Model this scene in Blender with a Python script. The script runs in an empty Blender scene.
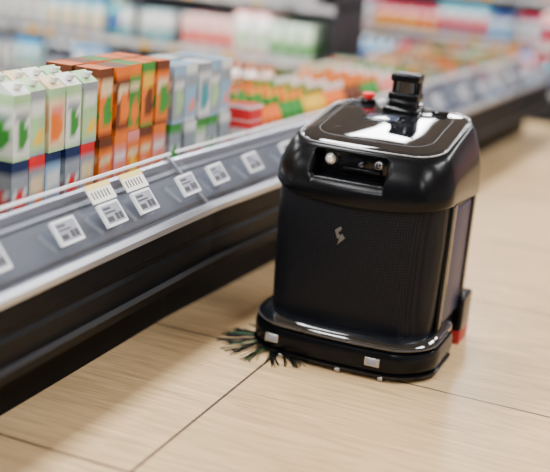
import bpy, bmesh, math, random
from mathutils import Vector, Matrix
random.seed(7)
scene = bpy.context.scene
COL = scene.collection

# ------------------------------------------------------------------ materials
def new_mat(name):
    m = bpy.data.materials.new(name); m.use_nodes = True
    return m, m.node_tree.nodes, m.node_tree.links, m.node_tree.nodes["Principled BSDF"]

def pmat(name, col, rough=0.5, metal=0.0, spec=0.5, coat=0.0, noise=0.0, nscale=40.0, emis=None, estr=0.0):
    m, N, L, b = new_mat(name)
    b.inputs["Base Color"].default_value = (*col, 1)
    b.inputs["Roughness"].default_value = rough
    b.inputs["Metallic"].default_value = metal
    b.inputs["Specular IOR Level"].default_value = spec
    b.inputs["Coat Weight"].default_value = coat
    b.inputs["Coat Roughness"].default_value = 0.04
    if emis:
        b.inputs["Emission Color"].default_value = (*emis, 1)
        b.inputs["Emission Strength"].default_value = estr
    t = N.new("ShaderNodeTexCoord"); n = N.new("ShaderNodeTexNoise")
    n.inputs["Scale"].default_value = nscale; n.inputs["Detail"].default_value = 3
    L.new(t.outputs["Object"], n.inputs["Vector"])
    mr = N.new("ShaderNodeMapRange")
    mr.inputs["To Min"].default_value = max(0, rough - 0.015 - noise); mr.inputs["To Max"].default_value = rough + 0.015 + noise
    L.new(n.outputs["Fac"], mr.inputs["Value"]); L.new(mr.outputs["Result"], b.inputs["Roughness"])
    return m

def vcol_mat(name, rough=0.45, mult=1.0):
    m, N, L, b = new_mat(name)
    a = N.new("ShaderNodeAttribute"); a.attribute_name = "Col"
    t = N.new("ShaderNodeTexCoord"); n = N.new("ShaderNodeTexNoise"); n.inputs["Scale"].default_value = 14
    L.new(t.outputs["Object"], n.inputs["Vector"])
    mr = N.new("ShaderNodeMapRange"); mr.inputs["To Min"].default_value = 0.7*mult; mr.inputs["To Max"].default_value = 1.2*mult
    L.new(n.outputs["Fac"], mr.inputs["Value"])
    vm = N.new("ShaderNodeVectorMath"); vm.operation = 'SCALE'
    L.new(a.outputs["Color"], vm.inputs[0]); L.new(mr.outputs["Result"], vm.inputs["Scale"])
    L.new(vm.outputs["Vector"], b.inputs["Base Color"])
    b.inputs["Roughness"].default_value = rough
    b.inputs["Specular IOR Level"].default_value = 0.25
    return m

def floor_mat():
    m, N, L, b = new_mat("wood_look_tile")
    t = N.new("ShaderNodeTexCoord")
    mp = N.new("ShaderNodeMapping"); mp.inputs["Location"].default_value = (1.16, -3.03, 0)
    L.new(t.outputs["Object"], mp.inputs["Vector"])
    br = N.new("ShaderNodeTexBrick")
    br.offset = 0.0; br.squash = 1.0
    br.inputs["Scale"].default_value = 1.0
    br.inputs["Brick Width"].default_value = 0.92; br.inputs["Row Height"].default_value = 0.92
    br.inputs["Mortar Size"].default_value = 0.0045; br.inputs["Mortar Smooth"].default_value = 0.1
    br.inputs["Color1"].default_value = (0.66, 0.435, 0.215, 1)
    br.inputs["Color2"].default_value = (0.74, 0.505, 0.265, 1)
    br.inputs["Mortar"].default_value = (0.075, 0.045, 0.03, 1)
    L.new(mp.outputs["Vector"], br.inputs["Vector"])
    mp2 = N.new("ShaderNodeMapping"); mp2.inputs["Scale"].default_value = (2.2, 30, 1); mp2.inputs["Rotation"].default_value = (0, 0, 0.04)
    L.new(t.outputs["Object"], mp2.inputs["Vector"])
    n1 = N.new("ShaderNodeTexNoise"); n1.inputs["Scale"].default_value = 1.0; n1.inputs["Detail"].default_value = 8; n1.inputs["Distortion"].default_value = 2.4
    L.new(mp2.outputs["Vector"], n1.inputs["Vector"])
    n2 = N.new("ShaderNodeTexNoise"); n2.inputs["Scale"].default_value = 2.3; n2.inputs["Detail"].default_value = 4
    L.new(t.outputs["Object"], n2.inputs["Vector"])
    r1 = N.new("ShaderNodeMapRange"); r1.inputs["From Min"].default_value = .32; r1.inputs["From Max"].default_value = .68
    r1.inputs["To Min"].default_value = 0.68; r1.inputs["To Max"].default_value = 1.10
    L.new(n1.outputs["Fac"], r1.inputs["Value"])
    r2 = N.new("ShaderNodeMapRange"); r2.inputs["To Min"].default_value = 0.78; r2.inputs["To Max"].default_value = 1.16
    L.new(n2.outputs["Fac"], r2.inputs["Value"])
    mu = N.new("ShaderNodeMath"); mu.operation = 'MULTIPLY'
    L.new(r1.outputs["Result"], mu.inputs[0]); L.new(r2.outputs["Result"], mu.inputs[1])
    vm = N.new("ShaderNodeVectorMath"); vm.operation = 'SCALE'
    L.new(br.outputs["Color"], vm.inputs[0]); L.new(mu.outputs[0], vm.inputs["Scale"])
    L.new(vm.outputs["Vector"], b.inputs["Base Color"])
    b.inputs["Roughness"].default_value = 0.33
    b.inputs["Specular IOR Level"].default_value = 0.38
    bp = N.new("ShaderNodeBump"); bp.inputs["Strength"].default_value = 0.05
    L.new(n1.outputs["Fac"], bp.inputs["Height"]); L.new(bp.outputs["Normal"], b.inputs["Normal"])
    return m

def carbon_mat():
    m, N, L, b = new_mat("carbon_weave_plastic")
    t = N.new("ShaderNodeTexCoord")
    mp = N.new("ShaderNodeMapping"); mp.inputs["Rotation"].default_value = (0, math.radians(45), 0)
    L.new(t.outputs["Object"], mp.inputs["Vector"])
    ck = N.new("ShaderNodeTexChecker"); ck.inputs["Scale"].default_value = 175
    ck.inputs["Color1"].default_value = (0.0025, 0.0025, 0.004, 1); ck.inputs["Color2"].default_value = (0.010, 0.011, 0.0135, 1)
    L.new(mp.outputs["Vector"], ck.inputs["Vector"])
    L.new(ck.outputs["Color"], b.inputs["Base Color"])
    r = N.new("ShaderNodeMapRange"); r.inputs["To Min"].default_value = 0.34; r.inputs["To Max"].default_value = 0.48
    L.new(ck.outputs["Fac"], r.inputs["Value"]); L.new(r.outputs["Result"], b.inputs["Roughness"])
    b.inputs["Specular IOR Level"].default_value = 0.10
    return m

M_floor = floor_mat()
M_wall = pmat("painted_wall", (0.55, 0.56, 0.58), 0.7)
M_ceil = pmat("ceiling_paint", (0.30, 0.30, 0.31), 0.8)
M_satin = pmat("satin_black_plastic", (0.003, 0.0033, 0.0042), 0.24, spec=0.14)
M_gloss = pmat("piano_black", (0.006, 0.007, 0.009), 0.04, coat=1.0)
M_gloss2 = pmat("gloss_black", (0.003, 0.003, 0.004), 0.16, spec=.2, coat=0.25)
M_rim = pmat("rim_grey", (0.22, 0.23, 0.24), 0.22, metal=0.5, coat=.5)
M_seam = pmat("seam_grey", (0.07, 0.072, 0.078), 0.4)
M_carbon = carbon_mat()
M_rubber = pmat("black_rubber", (0.004, 0.004, 0.004), 0.7, spec=.2)
M_silver = pmat("silver_sensor", (0.36, 0.36, 0.34), 0.3, metal=0.8)
M_lens = pmat("lens_glass", (0.85, 0.82, 0.72), 0.15, metal=0.4, emis=(0.9, 0.85, 0.7), estr=0.1)  # faint emission added so the lens looks bright; it is no lamp
M_lens_d = pmat("lens_dark", (0.02, 0.02, 0.04), 0.05, coat=1)
M_red = pmat("red_plastic", (0.75, 0.005, 0.015), 0.35)
M_dred = pmat("dark_red_rubber", (0.30, 0.008, 0.01), 0.5)
M_white = pmat("white_plastic", (0.75, 0.75, 0.75), 0.4)
M_logo = pmat("emblem_grey", (0.14, 0.14, 0.14), 0.35, metal=0.6)
M_purple = pmat("side_panel_violet", (0.022, 0.02, 0.052), 0.42, spec=.15)
M_green = pmat("green_bristle", (0.02, 0.08, 0.02), 0.6)
M_bris = pmat("black_bristle", (0.004, 0.005, 0.004), 0.6, spec=.15)
M_screen = pmat("button_display", (0.04, 0.05, 0.08), 0.1, coat=1, emis=(0.3, 0.4, 0.6), estr=0.12)
M_fix = pmat("fixture_black", (0.0025, 0.0025, 0.003), 0.5, spec=.08)
M_fixface = pmat("fixture_charcoal", (0.0042, 0.0042, 0.005), 0.48, spec=.10)
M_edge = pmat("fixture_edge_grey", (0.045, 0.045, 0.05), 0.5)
M_alu = pmat("aluminium_trim", (0.42, 0.43, 0.47), 0.32, metal=0.65)
M_chan = pmat("grey_channel", (0.11, 0.116, 0.135), 0.42, spec=.4)
M_deck = pmat("shelf_deck", (0.04, 0.04, 0.045), 0.5)
M_tag = pmat("tag_casing", (0.74, 0.75, 0.77), 0.35)
M_tagscr = pmat("tag_eink", (0.22, 0.23, 0.29), 0.4)
M_ink = pmat("ink_black", (0.02, 0.02, 0.025), 0.5)
M_yel = pmat("yellow_paper", (0.85, 0.65, 0.20), 0.6)
M_paper = pmat("white_paper", (0.8, 0.78, 0.7), 0.6)
M_strip = pmat("price_strip", (0.50, 0.51, 0.55), 0.4)
M_gond = pmat("gondola_metal", (0.02, 0.02, 0.025), 0.5, spec=.3)
M_prod = vcol_mat("printed_packaging", 0.45)

def clear_mat():
    # clear plastic: same reflectance on either side of the sheet
    m, N, L, b = new_mat("clear_acrylic")
    out = N["Material Output"]
    g = N.new("ShaderNodeBsdfGlossy"); g.inputs["Roughness"].default_value = 0.07; g.inputs["Color"].default_value = (0.95, 0.97, 1, 1)
    tr = N.new("ShaderNodeBsdfTransparent"); tr.inputs["Color"].default_value = (0.93, 0.95, 0.98, 1)
    lw = N.new("ShaderNodeLayerWeight"); lw.inputs["Blend"].default_value = 0.5
    pw = N.new("ShaderNodeMath"); pw.operation = 'POWER'; pw.inputs[1].default_value = 3.0
    ma = N.new("ShaderNodeMath"); ma.operation = 'MULTIPLY_ADD'; ma.inputs[1].default_value = 0.6; ma.inputs[2].default_value = 0.035; ma.use_clamp = True
    mx = N.new("ShaderNodeMixShader")
    L.new(lw.outputs["Facing"], pw.inputs[0]); L.new(pw.outputs[0], ma.inputs[0]); L.new(ma.outputs[0], mx.inputs[0])
    L.new(tr.outputs[0], mx.inputs[1]); L.new(g.outputs[0], mx.inputs[2])
    L.new(mx.outputs[0], out.inputs["Surface"])
    return m
M_clear = clear_mat()

# ------------------------------------------------------------------ helpers
def link(ob, parent=None):
    COL.objects.link(ob)
    if parent: ob.parent = parent
    return ob

def empty(name, loc=(0, 0, 0)):
    e = bpy.data.objects.new(name, None); e.location = loc; e.empty_display_size = 0.1
    COL.objects.link(e); return e

def mesh_obj(name, verts, faces, mats, parent=None, loc=(0, 0, 0), smooth=False, midx=None, autosmooth=None):
    me = bpy.data.meshes.new(name); me.from_pydata([tuple(v) for v in verts], [], faces); me.validate()
    for m in (mats if isinstance(mats, (list, tuple)) else [mats]): me.materials.append(m)
    if midx:
        for p, i in zip(me.polygons, midx): p.material_index = i
    bm = bmesh.new(); bm.from_mesh(me); bmesh.ops.recalc_face_normals(bm, faces=bm.faces)
    if autosmooth:
        for e in bm.edges:
            if len(e.link_faces) == 2 and e.calc_face_angle(0) > math.radians(autosmooth): e.smooth = False
    bm.to_mesh(me); bm.free()
    if smooth:
        for p in me.polygons: p.use_smooth = True
    ob = bpy.data.objects.new(name, me); ob.location = loc
    return link(ob, parent)

def box(name, lo, hi, mat, parent=None, bevel=0.0, loc=(0, 0, 0), rot=None, segs=2):
    bm = bmesh.new(); bmesh.ops.create_cube(bm, size=1)
    c = [(a + b) / 2 for a, b in zip(lo, hi)]; s = [b - a for a, b in zip(lo, hi)]
    bmesh.ops.scale(bm, vec=s, verts=bm.verts)
    if bevel: bmesh.ops.bevel(bm, geom=bm.edges[:], offset=bevel, segments=segs, affect='EDGES', profile=0.6)
    if rot: bmesh.ops.rotate(bm, cent=(0, 0, 0), matrix=rot, verts=bm.verts)
    bmesh.ops.translate(bm, vec=c, verts=bm.verts)
    me = bpy.data.meshes.new(name); bm.to_mesh(me); bm.free(); me.materials.append(mat)
    if bevel:
        for p in me.polygons: p.use_smooth = True
    ob = bpy.data.objects.new(name, me); ob.location = loc
    return link(ob, parent)

def lathe(name, prof, mat, parent=None, loc=(0, 0, 0), rot=None, n=32, auto=35):
    verts = []; faces = []
    for r, z in prof:
        for i in range(n):
            a = 2 * math.pi * i / n; v = Vector((r * math.cos(a), r * math.sin(a), z))
            if rot: v = rot @ v
            verts.append(v)
    for j in range(len(prof) - 1):
        for i in range(n):
            faces.append((j*n+i, j*n+(i+1) % n, (j+1)*n+(i+1) % n, (j+1)*n+i))
    faces.append(tuple(range(n))[::-1]); faces.append(tuple(range((len(prof)-1)*n, len(prof)*n)))
    return mesh_obj(name, verts, faces, mat, parent, loc, smooth=True, autosmooth=auto)

# the shelf run bends slightly towards the aisle after the second module
BY, BK = 3.10, 0.058
def bend(y): return BK*max(0.0, y-BY)

def extrude_profile(name, prof, y0, y1, mat, parent=None):
    n = len(prof)
    ys = [y0] + ([BY] if y0 < BY < y1 else []) + [y1]
    verts = []; faces = []
    for y in ys: verts += [(x+bend(y), y, z) for x, z in prof]
    for s in range(len(ys)-1):
        faces += [(s*n+i, s*n+(i+1) % n, (s+1)*n+(i+1) % n, (s+1)*n+i) for i in range(n)]
    faces += [tuple(range(n)), tuple(range((len(ys)-1)*n, len(ys)*n))]
    return mesh_obj(name, verts, faces, mat, parent)

# ------------------------------------------------------------------ camera
PSI, TH, RHO = math.radians(21.68), math.radians(15.83), math.radians(5.0)
right0 = Vector((math.cos(PSI), math.sin(PSI), 0))
fwd = Vector((-math.sin(PSI)*math.cos(TH), math.cos(PSI)*math.cos(TH), -math.sin(TH)))
up0 = right0.cross(fwd)
R = right0*math.cos(RHO) + up0*math.sin(RHO)
U = up0*math.cos(RHO) - right0*math.sin(RHO)
cd = bpy.data.cameras.new("camera"); cam = bpy.data.objects.new("camera", cd); COL.objects.link(cam)
mw = Matrix((R, U, -fwd)).transposed().to_4x4(); mw.translation = Vector((0, 0, 1.3))
cam.matrix_world = mw
cd.sensor_width = 36; cd.lens = 72; cd.clip_start = 0.05
cd.dof.use_dof = True; cd.dof.focus_distance = 3.17; cd.dof.aperture_fstop = 1.0
scene.camera = cam

# ------------------------------------------------------------------ room
box("floor", (-8, -3, -0.05), (4.5, 12, 0), M_floor)
box("ceiling", (-8, -3, 3.1), (4.5, 12, 3.2), M_ceil)
box("wall_back", (-8, 12, 0), (4.5, 12.1, 3.1), M_wall)
box("wall_left", (-8.1, -3, 0), (-8, 12, 3.1), M_wall)
box("wall_right", (4.5, -3, 0), (4.6, 12, 3.1), M_wall)

for X in (-5.2, -2.0, 1.2):
    for Y in (-1.5, 1.2, 3.9, 6.6, 9.3):
        e = empty("ceiling_light", (X, Y, 3.1))
        box("housing", (-0.32, -0.8, -0.05), (0.32, 0.8, 0.0), M_white, e, 0.008)
        ld = bpy.data.lights.new("lamp", 'AREA'); ld.shape = 'RECTANGLE'; ld.size = 0.58; ld.size_y = 1.5; ld.energy = 106
        ld.color = (0.965, 0.98, 1.0)
        lo = bpy.data.objects.new("lamp", ld); lo.location = (0, 0, -0.06); link(lo, e)

w = bpy.data.worlds.new("world"); scene.world = w; w.use_nodes = True
w.node_tree.nodes["Background"].inputs[0].default_value = (0.75, 0.85, 1, 1)
w.node_tree.nodes["Background"].inputs[1].default_value = 0.10

# ------------------------------------------------------------------ low display shelf
Y0, Y1 = 0.6, 8.0
ds = empty("low_display_shelf", (0, 0, 0))
XB = -2.36
extrude_profile("kick_base", [(-1.6, 0), (-1.6, 0.19), (XB+.1, 0.19), (XB+.1, 0)], Y0+.02, Y1-.02, M_fix, ds)
extrude_profile("fascia", [(-1.475, 0.20), (-1.455, 0.215), (-1.452, 0.30), (-1.462, 0.31), (-1.462, 0.325), (-1.452, 0.335), (-1.455, 0.40), (XB, 0.40), (XB, 0.20)], Y0, Y1, M_fixface, ds)
extrude_profile("bumper_strip", [(-1.452, 0.205), (-1.436, 0.208), (-1.434, 0.232), (-1.452, 0.236)], Y0, Y1, M_fix, ds)
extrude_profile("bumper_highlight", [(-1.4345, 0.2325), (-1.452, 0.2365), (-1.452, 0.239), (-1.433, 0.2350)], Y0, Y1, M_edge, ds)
extrude_profile("deck", [(-1.64, 0.40), (-1.64, 0.425), (XB, 0.425), (XB, 0.40)], Y0, Y1, M_deck, ds)
extrude_profile("channel", [(-1.46, 0.402), (-1.46, 0.414), (-1.60, 0.525), (-1.63, 0.525), (-1.63, 0.402)], Y0, Y1, M_chan, ds)
extrude_profile("channel_rib", [(-1.575, 0.507), (-1.573, 0.512), (-1.583, 0.520), (-1.587, 0.516)], Y0, Y1, M_alu, ds)
extrude_profile("channel_slot", [(-1.478, 0.4295), (-1.476, 0.4325), (-1.482, 0.4372), (-1.484, 0.4342)], Y0, Y1, M_edge, ds)
extrude_profile("front_trim", [(-1.455, 0.396), (-1.440, 0.398), (-1.436, 0.418), (-1.446, 0.432), (-1.458, 0.43)], Y0, Y1, M_alu, ds)
extrude_profile("back_trim", [(-1.598, 0.52), (-1.600, 0.54), (-1.612, 0.545), (-1.622, 0.525)], Y0, Y1, M_alu, ds)
extrude_profile("back_lip", [(XB, 0.425), (XB, 0.50), (XB+.012, 0.50), (XB+.012, 0.425)], Y0, Y1, M_fix, ds)
seg = [(0.6, 1.62), (1.64, 3.06), (3.1, 4.5), (4.54, 5.9), (5.94, 7.98)]
for a, b_ in seg:
    extrude_profile("clear_guard", [(-1.448, 0.436), (-1.450, 0.440), (-1.598, 0.567), (-1.601, 0.563)], a, b_, M_clear, ds)
    extrude_profile("guard_edge", [(-1.594, 0.565), (-1.596, 0.571), (-1.604, 0.571), (-1.604, 0.563)], a, b_, M_tag, ds)
    xo = bend(b_)
    box("guard_end", (-1.545-.095+xo, b_-.001, 0.49-.004), (-1.545+.115+xo, b_+.012, 0.49+.004), M_alu, ds, rot=Matrix.Rotation(math.radians(39.5), 3, 'Y'))

# price tags
def tag(name, Y, w, h, kind, up=0.0):
    b = Vector((-0.62, 0, 0.785)); n = Vector((0.785, 0, 0.62)); a = Vector((0, 1, 0))
    c0 = Vector((-1.500 + bend(Y), Y, 0.4925)) + b*up + n*0.009
    verts = []; faces = []; mi = []
    def slab(u0, u1, v0, v1, d0, d1, m):
        i = len(verts)
        for d in (d0, d1):
            for u, v in ((u0, v0), (u1, v0), (u1, v1), (u0, v1)):
                verts.append(a*u + b*v + n*d)
        for f in ((0, 1, 2, 3), (4, 5, 6, 7), (0, 1, 5, 4), (1, 2, 6, 5), (2, 3, 7, 6), (3, 0, 4, 7)):
            faces.append(tuple(i+k for k in f)); mi.append(m)
    if kind == 'e':
        slab(-w/2, w/2, -h/2, h/2, -.004, .006, 0)
        slab(-w*.44, w*.44, -h*.40, h*.40, .0061, .0066, 1)
        slab(-w*.40, -w*.02, h*.20, h*.30, .0067, .007, 2)
        slab(-w*.40, w*.15, h*.04, h*.11, .0067, .007, 2)
        slab(-w*.40, -w*.1, -h*.32, -h*.1, .0067, .007, 2)
        slab(w*.02, w*.18, -h*.32, -h*.02, .0067, .007, 2)
        slab(w*.21, w*.38, -h*.32, -h*.02, .0067, .007, 2)
        mats = [M_tag, M_tagscr, M_ink]
    else:
        slab(-w/2, w/2, -h/2, h/2, -.002, .002, 0)
        slab(-w/2, w/2, h*.22, h*.5, .0021, .0025, 1)
        for k in range(6):
            slab(-w*.4+k*w*.13, -w*.4+k*w*.13+w*.05, -h*.3, h*.1, .0021, .0026, 2)
        mats = [M_paper, M_yel, M_ink]
    return mesh_obj(name, verts, faces, mats, None, c0, midx=mi)
for Y in (1.5, 2.0, 2.314, 2.535, 2.715, 2.985, 3.185, 3.435, 3.72, 4.0, 4.35, 4.7, 5.1, 5.5, 5.95, 6.3, 6.6, 6.95, 7.3, 7.7):
    tag("electronic_price_tag", Y, 0.100, 0.068, 'e')
tag("paper_price_label", 2.54, 0.12, 0.055, 'p', 0.068)
tag("paper_price_label", 2.72, 0.12, 0.055, 'p', 0.068)

# ------------------------------------------------------------------ packaged goods builder
class Stock:
    def __init__(s, bent=True): s.v = []; s.f = []; s.c = []; s.bent = bent
    def grid(s, o, du, dv, nu, nv, fn):
        i0 = len(s.v)
        for j in range(nv+1):
            for i in range(nu+1):
                s.v.append(o + du*(i/nu) + dv*(j/nv)); s.c.append(fn(i/nu, j/nv))
        for j in range(nv):
            for i in range(nu):
                k = i0 + j*(nu+1)+i; s.f.append((k, k+1, k+nu+2, k+nu+1))
    def carton(s, x, y, z, w, d, h, fn, gable=False, nu=5, nv=8):
        if not s.bent: w, d = d, w
        X = Vector((d, 0, 0)); Y = Vector((0, w, 0)); Z = Vector((0, 0, h if not gable else h*.86))
        o = Vector((x-d/2, y-w/2, z))
        s.grid(o+X, Y, Z, nu, nv, fn); s.grid(o, X, Z, nu, nv, fn)
        s.grid(o+Y, X, Z, 1, nv, fn); s.grid(o, Y, Z, 1, nv, fn)
        top = fn(0.02, 0.5)
        if gable:
            r = Vector((0, 0, h*.14)); a = o+Z; i = len(s.v)
            s.v += [a, a+X, a+X+Y, a+Y, a+X*.5+r, a+X*.5+Y+r]; s.c += [top]*6
            s.f += [(i, i+1, i+4), (i+1, i+2, i+5, i+4), (i+2, i+3, i+5), (i+3, i, i+4, i+5)]
            c = a + X*.78 + Y*.5 + r*.45; n = 8; k0 = len(s.v)
            for hh in (0, .016):
                for q in range(n):
                    t = 2*math.pi*q/n; s.v.append(c+Vector((.013*math.cos(t)+hh*.5, .013*math.sin(t), hh))); s.c.append((.75, .75, .72))
            for q in range(n): s.f.append((k0+q, k0+(q+1) % n, k0+n+(q+1) % n, k0+n+q))
            s.f.append(tuple(range(k0+n, k0+2*n)))
        else:
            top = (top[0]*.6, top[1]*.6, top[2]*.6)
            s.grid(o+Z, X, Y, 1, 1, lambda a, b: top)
    def bottle(s, x, y, z, r, h, cb, cl, cc, n=10):
        prof = [(.85, 0, cb), (1, .04, cb), (1, .2, cb), (1.01, .22, cl), (1.01, .52, cl), (1, .55, cb), (.95, .66, cb), (.5, .8, cb), (.32, .86, cb), (.36, .87, cc), (.36, .98, cc), (.3, 1.0, cc), (0.01, 1.0, cc)]
        i0 = len(s.v)
        for pr, pz, c in prof:
            for i in range(n):
                a = 2*math.pi*i/n
                s.v.append(Vector((x+r*pr*math.cos(a), y+r*pr*math.sin(a), z+h*pz))); s.c.append(c)
        for j in range(len(prof)-1):
            for i in range(n):
                s.f.append((i0+j*n+i, i0+j*n+(i+1) % n, i0+(j+1)*n+(i+1) % n, i0+(j+1)*n+i))
    def build(s, name, parent=None):
        me = bpy.data.meshes.new(name)
        if s.bent: s.v = [Vector((v[0]+bend(v[1]), v[1], v[2])) for v in s.v]
        me.from_pydata([tuple(v) for v in s.v], [], s.f)
        at = me.color_attributes.new("Col", 'FLOAT_COLOR', 'POINT')
        flat = []
        for c in s.c: flat += [c[0], c[1], c[2], 1.0]
        at.data.foreach_set("color", flat)
        me.materials.append(M_prod)
        return link(bpy.data.objects.new(name, me), parent)

def design(main, band, blob, text=(0.8, 0.8, 0.78), seed=0):
    rnd = random.Random(seed)
    bx, bz, br = rnd.uniform(.35, .65), rnd.uniform(.25, .4), rnd.uniform(.25, .42)
    t0 = rnd.uniform(.52, .65); t1 = t0 + rnd.uniform(.12, .22)
    def fn(s, t):
        c = main
        if t0 < t < t1 and .1 < s < .9: c = text
        if t > .86: c = band
        if (s-bx)**2 + ((t-bz)*1.6)**2 < br**2: c = blob
        if t < 0.08: c = band
        return c
    return fn

ORG = (0.80, 0.17, 0.015); GRN = (0.04, 0.25, 0.04); BRN = (0.13, 0.035, 0.015); WHT = (0.72, 0.73, 0.70); PNK = (0.75, 0.24, 0.20)
RED = (0.65, 0.015, 0.02); BLU = (0.03, 0.09, 0.35); TEAL = (0.04, 0.28, 0.33); YEL = (0.85, 0.50, 0.03); GRY = (0.28, 0.31, 0.34)
DBL = (0.012, 0.025, 0.09); LGR = (0.36, 0.58, 0.30); CRM = (0.75, 0.58, 0.34); BLK = (0.02, 0.02, 0.03); LBL = (0.25, 0.43, 0.60)

DZ = 0.4255
def fill_cartons(name, ya, yb, levels, xs=(-1.75, -1.86), gable=True, cw=0.074, pitch=0.084, ch=0.208, cd=0.09, nv=9):
    st = Stock(); y = ya + pitch/2
    k = 0
    while y + pitch/2 <= yb + .001:
        for L, opts in enumerate(levels):
            dsg = opts[k % len(opts)]
            for xi, x in enumerate(xs):
                fn = design(*dsg, seed=(L*7 + (k % 3)*3 + len(name)))
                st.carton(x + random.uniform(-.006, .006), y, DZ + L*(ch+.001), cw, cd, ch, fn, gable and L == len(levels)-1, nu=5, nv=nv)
        y += pitch; k += 1
    return st.build(name)

fill_cartons("yogurt_cartons", 1.3, 2.34, [[(GRY, BLU, WHT), (WHT, RED, GRY)], [(WHT, LGR, GRN), (LGR, WHT, CRM)]])
fill_cartons("milk_cartons", 2.36, 2.785, [[(GRY, DBL, RED, WHT), (GRY, RED, ORG, CRM), (LBL, DBL, GRY, WHT)], [(WHT, LGR, GRN, GRY), (LGR, GRY, YEL, WHT), (CRM, LGR, ORG, PNK)]], gable=True)
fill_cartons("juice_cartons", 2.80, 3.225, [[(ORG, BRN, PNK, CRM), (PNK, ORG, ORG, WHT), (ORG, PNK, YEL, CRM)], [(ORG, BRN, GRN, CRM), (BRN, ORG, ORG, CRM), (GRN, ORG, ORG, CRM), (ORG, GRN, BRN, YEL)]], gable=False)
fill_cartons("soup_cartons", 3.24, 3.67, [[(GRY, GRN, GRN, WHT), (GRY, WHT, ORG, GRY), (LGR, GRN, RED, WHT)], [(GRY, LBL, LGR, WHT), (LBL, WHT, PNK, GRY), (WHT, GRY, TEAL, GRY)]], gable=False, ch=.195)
st = Stock(); st.carton(-1.705, 3.78, DZ, 0.10, 0.09, 0.15, design(RED, RED, PNK, WHT, 3)); st.carton(-1.705, 3.78, DZ+.151, 0.10, 0.09, 0.06, design(RED, WHT, RED, RED, 5)); st.build("tea_boxes")
st = Stock()
y = 3.89
pal = [(ORG, WHT, GRN), (GRN, CRM, ORG), (YEL, ORG, GRN), (ORG, LGR, WHT), (BRN, ORG, ORG), (GRN, YEL, ORG), (PNK, WHT, WHT)]
k = 0
while y < 5.6:
    for x in (-1.71, -1.785, -1.86, -1.935):
        p = pal[(k//3) % len(pal)]
        st.bottle(x, y, DZ, 0.033, 0.215, *p)
    y += 0.073; k += 1
st.build("smoothie_bottles")
def fill_misc(name, xa, xb, ya, yb, pals, hr=(.12, .2), wr=(.08, .14), gap=.02):
    st = Stock(); y = ya
    while y < yb - .08:
        wd = random.uniform(*wr); x = xb; p = random.choice(pals); h = random.uniform(*hr)
        if y + wd > yb: wd = yb - y
        while x - .10 > xa:
            if random.random() < .3: p = random.choice(pals); h = random.uniform(*hr)
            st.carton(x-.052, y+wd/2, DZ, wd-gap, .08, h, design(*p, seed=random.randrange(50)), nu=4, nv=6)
            x -= .11
        y += wd
    return st.build(name)
P1 = [(WHT, PNK, LGR), (WHT, LGR, GRN), (CRM, ORG, ORG), (GRY, WHT, LBL), (WHT, GRY, RED), (LGR, WHT, GRN), (PNK, WHT, RED)]
P2 = [(ORG, BRN, CRM), (BRN, CRM, ORG), (GRN, ORG, LGR), (ORG, GRN, YEL), (CRM, ORG, BRN), (GRN, WHT, ORG), (BRN, GRN, ORG)]
P3 = [(DBL, LBL, GRY), (TEAL, WHT, BLU), (GRY, TEAL, WHT), (BLU, WHT, LBL), (BRN, GRY, WHT)]
fill_misc("snack_boxes", -2.32, -1.95, 1.3, 3.8, P3, (.10, .19))
fill_misc("biscuit_boxes", -2.32, -2.0, 3.85, 7.9, P2 + P1[:3], (.13, .19), (.07, .11))
fill_misc("cereal_boxes", -1.98, -1.66, 5.65, 7.9, P2, (.15, .21), (.06, .1))

# ------------------------------------------------------------------ shelving units running across
PL = [(TEAL, WHT, LBL), (LBL, TEAL, WHT), (GRY, WHT, BLU), (WHT, TEAL, TEAL), (DBL, LBL, GRY), (TEAL, BLU, CRM), (BLK, GRY, WHT)]
PM = [(WHT, LGR, PNK), (WHT, PNK, LGR), (LGR, WHT, GRN), (CRM, ORG, ORG), (PNK, WHT, RED), (TEAL, WHT, LBL), (WHT, GRY, ORG)]
PR = [(DBL, RED, WHT), (BLU, DBL, WHT), (RED, WHT, DBL), (TEAL, DBL, RED), (DBL, BLU, LBL), (BLK, RED, CRM), (RED, DBL, YEL), (LBL, BLU, WHT)]
def shelving(GY, GX0, GX1, levels, top):
    gs = empty("store_shelving", (0, 0, 0))
    box("base", (GX0, GY+.04, 0), (GX1, GY+.6, levels[0]-.02), M_gond, gs)
    box("back_panel", (GX0, GY+.56, levels[0]-.02), (GX1, GY+.6, top), M_gond, gs)
    for z in levels + [top-.15]:
        box("shelf_board", (GX0, GY+.02, z), (GX1, GY+.56, z+.02), M_gond, gs)
        box("price_strip", (GX0, GY, z-.02), (GX1, GY+.02, z+.022), M_strip, gs)
    for z in levels[1:4]:
        # added fill lights under the shelf fronts, to brighten the dim stock
        box("added_fill_rail", (GX0+.02, GY+.022, z-.018), (GX1-.02, GY+.045, z-.001), M_white, gs)
        ld = bpy.data.lights.new("added_fill_strip", 'AREA'); ld.shape = 'RECTANGLE'; ld.size = GX1-GX0-.1; ld.size_y = .02
        ld.energy = 5.0*(GX1-GX0); ld.color = (0.93, 0.97, 1.0)
        lo = bpy.data.objects.new("added_fill_strip", ld); lo.location = ((GX0+GX1)/2, GY+.034, z-.020); lo.rotation_euler = (math.radians(25), 0, 0); link(lo, gs)
    nx = max(2, int((GX1-GX0)/1.1)+1)
    for k in range(nx):
        x = GX0+.015 + (GX1-GX0-.03)*k/(nx-1)
        box("upright", (x-.015, GY+.06, levels[0]), (x+.015, GY+.56, top), M_gond, gs)
    st = Stock(False)
    for z in levels:
        x = GX0 + .1
        while x < GX1 - .1:
            st.grid(Vector((x, GY-.003, z-.018)), Vector((random.uniform(.05, .1), 0, 0)), Vector((0, 0, .036)), 1, 1, lambda a, b, c=random.choice([WHT, WHT, CRM, YEL, GRY]): c)
            x += random.uniform(.12, .25)
    st.build("shelf_labels", gs)
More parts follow.
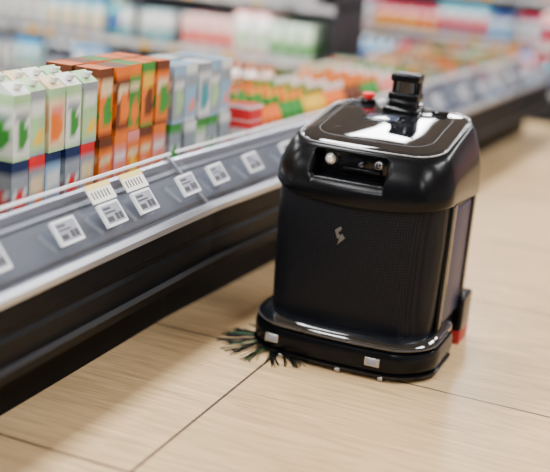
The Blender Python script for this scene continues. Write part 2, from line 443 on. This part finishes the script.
def far_stock(name, GY, xa, xb, pals, zlist, hm=.27):
    st = Stock(False)
    for z in zlist:
        x = xa
        while x < xb - .14:
            n = random.randint(1, 4); wd = random.uniform(.07, .13); h = random.uniform(hm-.08, hm); p = random.choice(pals); sd = random.randrange(60)
            bot = random.random() < .3
            for _ in range(n):
                if x + wd > xb: break
                if bot:
                    st.bottle(x+wd/2, GY+.13, z+.021, wd*.42, h, *p)
                    st.bottle(x+wd/2, GY+.13+wd, z+.021, wd*.42, h, *p)
                else:
                    st.carton(x+wd/2, GY+.16, z+.021, wd-.012, .16, h, design(*p, seed=sd), nu=4, nv=6)
                    st.carton(x+wd/2, GY+.34, z+.021, wd-.012, .16, h, design(*p, seed=sd), nu=2, nv=4)
                x += wd
    return st.build(name)
L1 = [0.15, 0.49, 0.83, 1.17, 1.51]
shelving(6.2, -7.6, -2.22, L1, 2.1)
far_stock("bottled_drinks", 6.2, -7.55, -3.30, PL, L1)
far_stock("packaged_groceries", 6.2, -3.25, -2.27, PM, L1)
L2 = [0.22, 0.56, 0.90, 1.24, 1.58]
shelving(8.5, -2.9, 3.6, L2, 2.1)
far_stock("detergent_packs", 8.5, -2.85, 3.55, PR, L2)

# ------------------------------------------------------------------ cleaning robot
rob = empty("floor_cleaning_robot", (-0.975, 3.30, 0))
def yfront(x, a, yf, r, bow):
    ax = abs(x); c = 0
    if ax > a - r:
        q = min(ax-(a-r), r); c = r - math.sqrt(max(r*r-q*q, 0))
    return yf + c - bow*(1-(x/a)**2)
def ring(a, yf, yb, rf, rb, bow, zf, zb, arch=0.0):
    pts = []
    def arc(cx, cy, r, t0, t1, n):
        for i in range(n+1):
            t = math.radians(t0+(t1-t0)*i/n); pts.append([cx+r*math.cos(t), cy+r*math.sin(t)])
    n = 12
    arc(-(a-rf), yf+rf, rf, 180, 270, n)
    m = 16
    for i in range(1, m): pts.append([-(a-rf)+2*(a-rf)*i/m, yf])
    arc(a-rf, yf+rf, rf, 270, 360, n)
    for i in range(1, 8): pts.append([a, yf+rf+(yb-rb-yf-rf)*i/8])
    arc(a-rb, yb-rb, rb, 0, 90, n)
    for i in range(1, 8): pts.append([(a-rb)-2*(a-rb)*i/8, yb])
    arc(-(a-rb), yb-rb, rb, 90, 180, n)
    for i in range(1, 8): pts.append([-a, yb-rb-(yb-rb-yf-rf)*i/8])
    out = []
    for x, y in pts:
        k = max(0, min(1, (y-yf)/(yb-yf)))
        b = bow*(1-(x/a)**2)*(1-k)**2 if y < yf+rf+1e-6 else 0
        z = zf + (zb-zf)*k + arch*(x/a)**2*(1 if k < .3 else max(0, 1-(k-.3)/.7)) 
        out.append(Vector((x, y-b, z)))
    return out
def loft(name, rings, mat, parent, auto=40):
    verts = []; faces = []; n = len(rings[0])
    for r in rings: verts += r
    for j in range(len(rings)-1):
        for i in range(n):
            faces.append((j*n+i, j*n+(i+1) % n, (j+1)*n+(i+1) % n, (j+1)*n+i))
    faces.append(tuple(range(n))[::-1]); faces.append(tuple(range((len(rings)-1)*n, len(rings)*n)))
    return mesh_obj(name, verts, faces, mat, parent, smooth=True, autosmooth=auto)

body = loft("lower_body", [
    ring(.250, -.215, .235, .09, .07, .018, .085, .085),
    ring(.262, -.226, .245, .09, .07, .020, .10, .10),
    ring(.266, -.228, .250, .09, .07, .022, .20, .20),
    ring(.270, -.226, .254, .09, .07, .022, .40, .40),
    ring(.270, -.222, .254, .09, .07, .022, .56, .58),
], M_carbon, rob)
hood = loft("hood", [
    ring(.268, -.222, .256, .092, .075, .022, .505, .50, .028),
    ring(.279, -.232, .264, .095, .078, .024, .507, .50, .028),
    ring(.283, -.236, .268, .097, .08, .024, .515, .505, .028),
    ring(.283, -.235, .268, .096, .08, .024, .545, .55, .020),
    ring(.279, -.229, .266, .094, .085, .024, .585, .61, .012),
    ring(.268, -.218, .262, .090, .09, .024, .622, .667, .006),
    ring(.255, -.205, .255, .088, .09, .024, .650, .712, .003),
    ring(.245, -.195, .248, .086, .09, .024, .665, .738, .001),
    ring(.238, -.188, .243, .085, .09, .024, .670, .747, 0),
    ring(.233, -.183, .240, .083, .088, .024, .672, .749, 0),
], M_satin, rob)
cut = box("cut", (-.145, -.32, .578), (.092, -.175, .660), M_gloss2, rob, 0.014, segs=3)
bpy.context.view_layer.update()
md = hood.modifiers.new("b", 'BOOLEAN'); md.operation = 'DIFFERENCE'; md.object = cut; md.solver = 'EXACT'
try:
    dg = bpy.context.evaluated_depsgraph_get(); me2 = bpy.data.meshes.new_from_object(hood.evaluated_get(dg))
    if len(me2.polygons) > 50:
        hood.modifiers.clear(); hood.data = me2
    else: hood.modifiers.clear()
except Exception as ex:
    hood.modifiers.clear(); print("bool fail", ex)
bpy.data.objects.remove(cut, do_unlink=True)
rx = Matrix.Rotation(math.radians(90), 3, 'X')
box("sensor_bay", (-.137, -.185, .582), (.084, -.176, .656), M_gloss2, rob, .003)
lathe("camera_ring", [(.017, 0), (.017, .022), (.012, .024)], M_silver, rob, (-.097, -.185, .630), rx, 24)
lathe("camera_lens", [(.011, 0), (.011, .026), (.004, .029)], M_lens, rob, (-.097, -.185, .630), rx, 24)
lathe("camera_lens_small", [(.008, 0), (.008, .020), (.003, .022)], M_lens_d, rob, (.0, -.185, .625), rx, 20)
lathe("camera_ring_right", [(.013, 0), (.013, .018), (.010, .020)], M_silver, rob, (.055, -.185, .632), rx, 20)
lathe("camera_lens_right", [(.009, 0), (.009, .021), (.003, .024)], M_lens_d, rob, (.055, -.185, .632), rx, 20)
box("sensor_bar", (-.06, -.20, .60), (.065, -.183, .612), M_satin, rob, .003)

RFT = .082
def top_rings():
    rs = []
    base = (.230, -.180, .237)
    for s, dz in ((1.0, -.004), (1.0, .003), (.985, .006), (.93, .009), (.8, .014), (.6, .019), (.35, .022), (.1, .023)):
        cx = (base[1]+base[2])/2; hy = (base[2]-base[1])/2*s
        yf = cx-hy; yb = cx+hy
        zf = .672 + (.749-.672)*((yf+.18)/.42); zb = .672 + (.749-.672)*((yb+.18)/.42)
        rs.append(ring(base[0]*s, yf, yb, RFT*s, .086*s, .024*s, zf+dz, zb+dz))
    return rs
TR = top_rings()
loft("top_plate", TR, M_gloss, rob, 50)
def ztop(x, y):
    s = max(abs(x)/.229, abs(y-.029)/.208)
    return .672 + .077*((y+.18)/.42) + .006 + .017*max(0, 1-s**1.6)
def tube(name, pts, r, mat, parent, closed=False):
    cu = bpy.data.curves.new(name, 'CURVE'); cu.dimensions = '3D'; sp = cu.splines.new('POLY'); sp.points.add(len(pts)-1)
    for p, q in zip(sp.points, pts): p.co = (*q, 1)
    sp.use_cyclic_u = closed; cu.bevel_depth = r; cu.bevel_resolution = 3; cu.use_fill_caps = True
    ob = bpy.data.objects.new(name+"_c", cu); link(ob)
    dg = bpy.context.evaluated_depsgraph_get(); me = bpy.data.meshes.new_from_object(ob.evaluated_get(dg))
    bpy.data.objects.remove(ob, do_unlink=True)
    me.materials.clear(); me.materials.append(mat)
    for p in me.polygons: p.use_smooth = True
    return link(bpy.data.objects.new(name, me), parent)
tube("rim_bead", ring(.2335, -.1835, .241, RFT+.002, .089, .024, .674, .751), .003, M_rim, rob, True)  # lighter grey edge bead, also standing in for reflections along the rim
tube("lid_seam", TR[4], .0012, M_seam, rob, True)

slope = math.atan2(.077, .42); RS = Matrix.Rotation(slope, 3, 'X')
def on_top(name, x, y, w, d, h, mat, bev=.003, lift=0.0):
    return box(name, (x-w/2, y-d/2, ztop(x, y)-.006+lift), (x+w/2, y+d/2, ztop(x, y)+h+lift), mat, rob, bev, rot=RS)
on_top("display_bezel", -.02, .04, .13, .07, .003, M_gloss2, .002)
on_top("display", -.02, .04, .10, .045, .0045, M_screen, .001)
on_top("hatch_ridge", -.01, -.08, .26, .012, .003, M_gloss, .002)
on_top("turret_base", .012, .150, .12, .09, .022, M_gloss2, .01)
on_top("turret_neck", .012, .155, .092, .075, .045, M_satin, .012)
zt = ztop(.01, .155) + .036
TX, TYY = .012, .16
box("lidar_lower", (TX-.050, TYY-.038, zt), (TX+.050, TYY+.038, zt+.024), M_satin, rob, .007, segs=3)
lathe("lidar_window", [(.033, .02), (.033, .062)], M_gloss, rob, (TX, TYY, zt))
box("lidar_cap", (TX-.047, TYY-.036, zt+.060), (TX+.047, TYY+.036, zt+.084), M_satin, rob, .006, segs=3)
box("turret_post_left", (TX-.046, TYY-.01, zt+.01), (TX-.036, TYY+.030, zt+.075), M_satin, rob, .003)
box("turret_post_right", (TX+.036, TYY-.01, zt+.01), (TX+.046, TYY+.030, zt+.075), M_satin, rob, .003)
box("lidar_cap_plate", (TX-.038, TYY-.028, zt+.083), (TX+.038, TYY+.028, zt+.087), M_edge, rob, .0015)
zb_ = ztop(-.13, .19)
lathe("stop_collar", [(.026, -.01), (.026, .012), (.022, .015)], M_satin, rob, (-.12, .185, zb_))
lathe("stop_button", [(.012, .012), (.012, .02), (.021, .022), (.022, .032), (.017, .037)], M_red, rob, (-.12, .185, zb_))
lathe("status_lamp", [(.013, -.01), (.013, .014), (.008, .018)], M_white, rob, (-.075, .20, zb_), n=20)
lathe("filler_cap", [(.028, -.01), (.028, .01), (.024, .013)], M_gloss2, rob, (.13, .17, ztop(.13, .17)))

def emblem():
    def P(x, z): return Vector((x, yfront(x, .27, -.228, .09, .022) - .0012, z))
    polys = [[(-.012, .418), (.002, .430), (.006, .423), (-.003, .413), (.003, .404), (-.004, .398)],
             [(.016, .402), (.002, .388), (-.002, .382), (.001, .398), (-.002, .401), (.007, .412)]]
    v = []; f = []
    for pl in polys:
        i = len(v)
        for x, z in pl: v.append(P(x*1.25-.03, (z-.406)*1.25+.41))
        for x, z in pl: v.append(P(x*1.25-.03, (z-.406)*1.25+.41)+Vector((0, .004, 0)))
        n = len(pl); f.append(tuple(range(i, i+n))); f.append(tuple(range(i+n, i+2*n)))
        for k in range(n): f.append((i+k, i+(k+1) % n, i+n+(k+1) % n, i+n+k))
    mesh_obj("emblem", v, f, M_logo, rob)
emblem()

for s, nm in ((1, "right"), (-1, "left")):
    x0, x1 = sorted((s*.262, s*.279))
    box("side_frame_front_"+nm, (x0, -.125, .10), (x1, -.06, .53), M_satin, rob, .008)
    x0, x1 = sorted((s*.262, s*.274))
    box("side_panel_"+nm, (x0, -.055, .13), (x1, .15, .50), M_purple, rob, .004)
    x0, x1 = sorted((s*.262, s*.279))
    box("side_frame_rear_"+nm, (x0, .155, .10), (x1, .20, .53), M_satin, rob, .008)
    x0, x1 = sorted((s*.255, s*.297))
    box("squeegee_wing_"+nm, (x0, .14, .042), (x1, .265, .165), M_satin, rob, .012, segs=3)
    x0, x1 = sorted((s*.262, s*.296))
    box("squeegee_blade_"+nm, (x0, .142, .0), (x1, .264, .055), M_dred, rob, .004)
    lathe("drive_wheel_"+nm, [(.055, -.02), (.065, -.015), (.065, .015), (.055, .02)], M_rubber, rob, (s*.235, .06, .065), Matrix.Rotation(math.radians(90), 3, 'Y'))

loft("chassis", [
    ring(.255, -.24, .24, .10, .06, .02, .022, .022),
    ring(.262, -.245, .245, .10, .06, .02, .04, .04),
    ring(.262, -.245, .245, .10, .06, .02, .095, .095)], M_rubber, rob)
loft("bumper_lip", [
    ring(.300, -.285, .02, .13, .04, .028, .010, .010),
    ring(.306, -.292, .02, .13, .04, .028, .014, .014),
    ring(.306, -.292, .02, .13, .04, .028, .022, .022),
    ring(.296, -.280, .02, .13, .04, .028, .026, .026)], M_gloss2, rob)
loft("bumper", [
    ring(.288, -.272, .03, .13, .04, .028, .022, .022),
    ring(.300, -.286, .03, .13, .04, .028, .030, .030),
    ring(.304, -.290, .03, .13, .04, .028, .045, .045),
    ring(.304, -.290, .03, .13, .04, .028, .078, .078),
    ring(.300, -.285, .03, .13, .04, .028, .090, .090),
    ring(.288, -.272, .03, .13, .04, .028, .095, .095)], M_satin, rob)
loft("upper_lip", [
    ring(.284, -.268, .04, .12, .04, .028, .092, .092),
    ring(.294, -.280, .04, .12, .04, .028, .099, .099),
    ring(.296, -.281, .04, .12, .04, .028, .112, .112),
    ring(.288, -.272, .04, .12, .04, .028, .122, .122),
    ring(.272, -.250, .04, .11, .04, .024, .127, .127)], M_gloss, rob)
tube("lip_trim", [p for p in ring(.297, -.283, .04, .12, .04, .028, .1055, .1055) if p.y < -.05], .0018, M_edge, rob)
for i, xx in enumerate((-.195, .135)):
    y = yfront(xx, .304, -.290, .13, .028)
    box("cliff_sensor_%d" % (i+1), (xx-.024, y-.004, .045), (xx+.024, y+.01, .072), M_silver, rob, .003)
    box("cliff_sensor_window_%d" % (i+1), (xx-.015, y-.0052, .051), (xx+.015, y, .066), M_tagscr, rob, .001)
for i, xx in enumerate((-.16, .03, .165)):
    y = yfront(xx, .3, -.286, .13, .028)
    lathe("guide_roller_%d" % (i+1), [(.008, -.008), (.010, -.006), (.010, .006), (.008, .008)], M_silver, rob, (xx, y+.002, .0105), Matrix.Rotation(math.radians(90), 3, 'Y'), n=16)

hub = (-.215, -.215)
lathe("brush_hub", [(.03, .012), (.032, .03), (.02, .04)], M_rubber, rob, (hub[0], hub[1], 0), n=20)
def bristles(name, mat, angs, cnt):
    v = []; f = []
    for a0 in angs:
        for k in range(cnt):
            a = math.radians(a0 + random.uniform(-5, 5)); ln = random.uniform(.13, .175); z0 = .022; r = .0014
            pts = []
            bend_ = random.uniform(-.15, .35)
            for j in range(5):
                t = j/4; d = .02 + ln*t; aa = a + bend_*t*t*.5
                pts.append(Vector((hub[0]+d*math.cos(aa), hub[1]+d*math.sin(aa), z0*(1-t)**1.3 + .002 + random.uniform(0, .003))))
            for j in range(4):
                p, q = pts[j], pts[j+1]; s = (q-p).cross(Vector((0, 0, 1))).normalized()*r; u = Vector((0, 0, r))
                i = len(v); v += [p-s, p+u, p+s, q-s, q+u, q+s]; f += [(i, i+1, i+4, i+3), (i+1, i+2, i+5, i+4), (i+2, i, i+3, i+5)]
    return mesh_obj(name, v, f, mat, rob)
bristles("brush_bristles_black", M_bris, [160, 182, 206, 232, 258, 284, 130, 310], 16)
bristles("brush_bristles_green", M_green, [172, 222, 262], 4)

print("done")
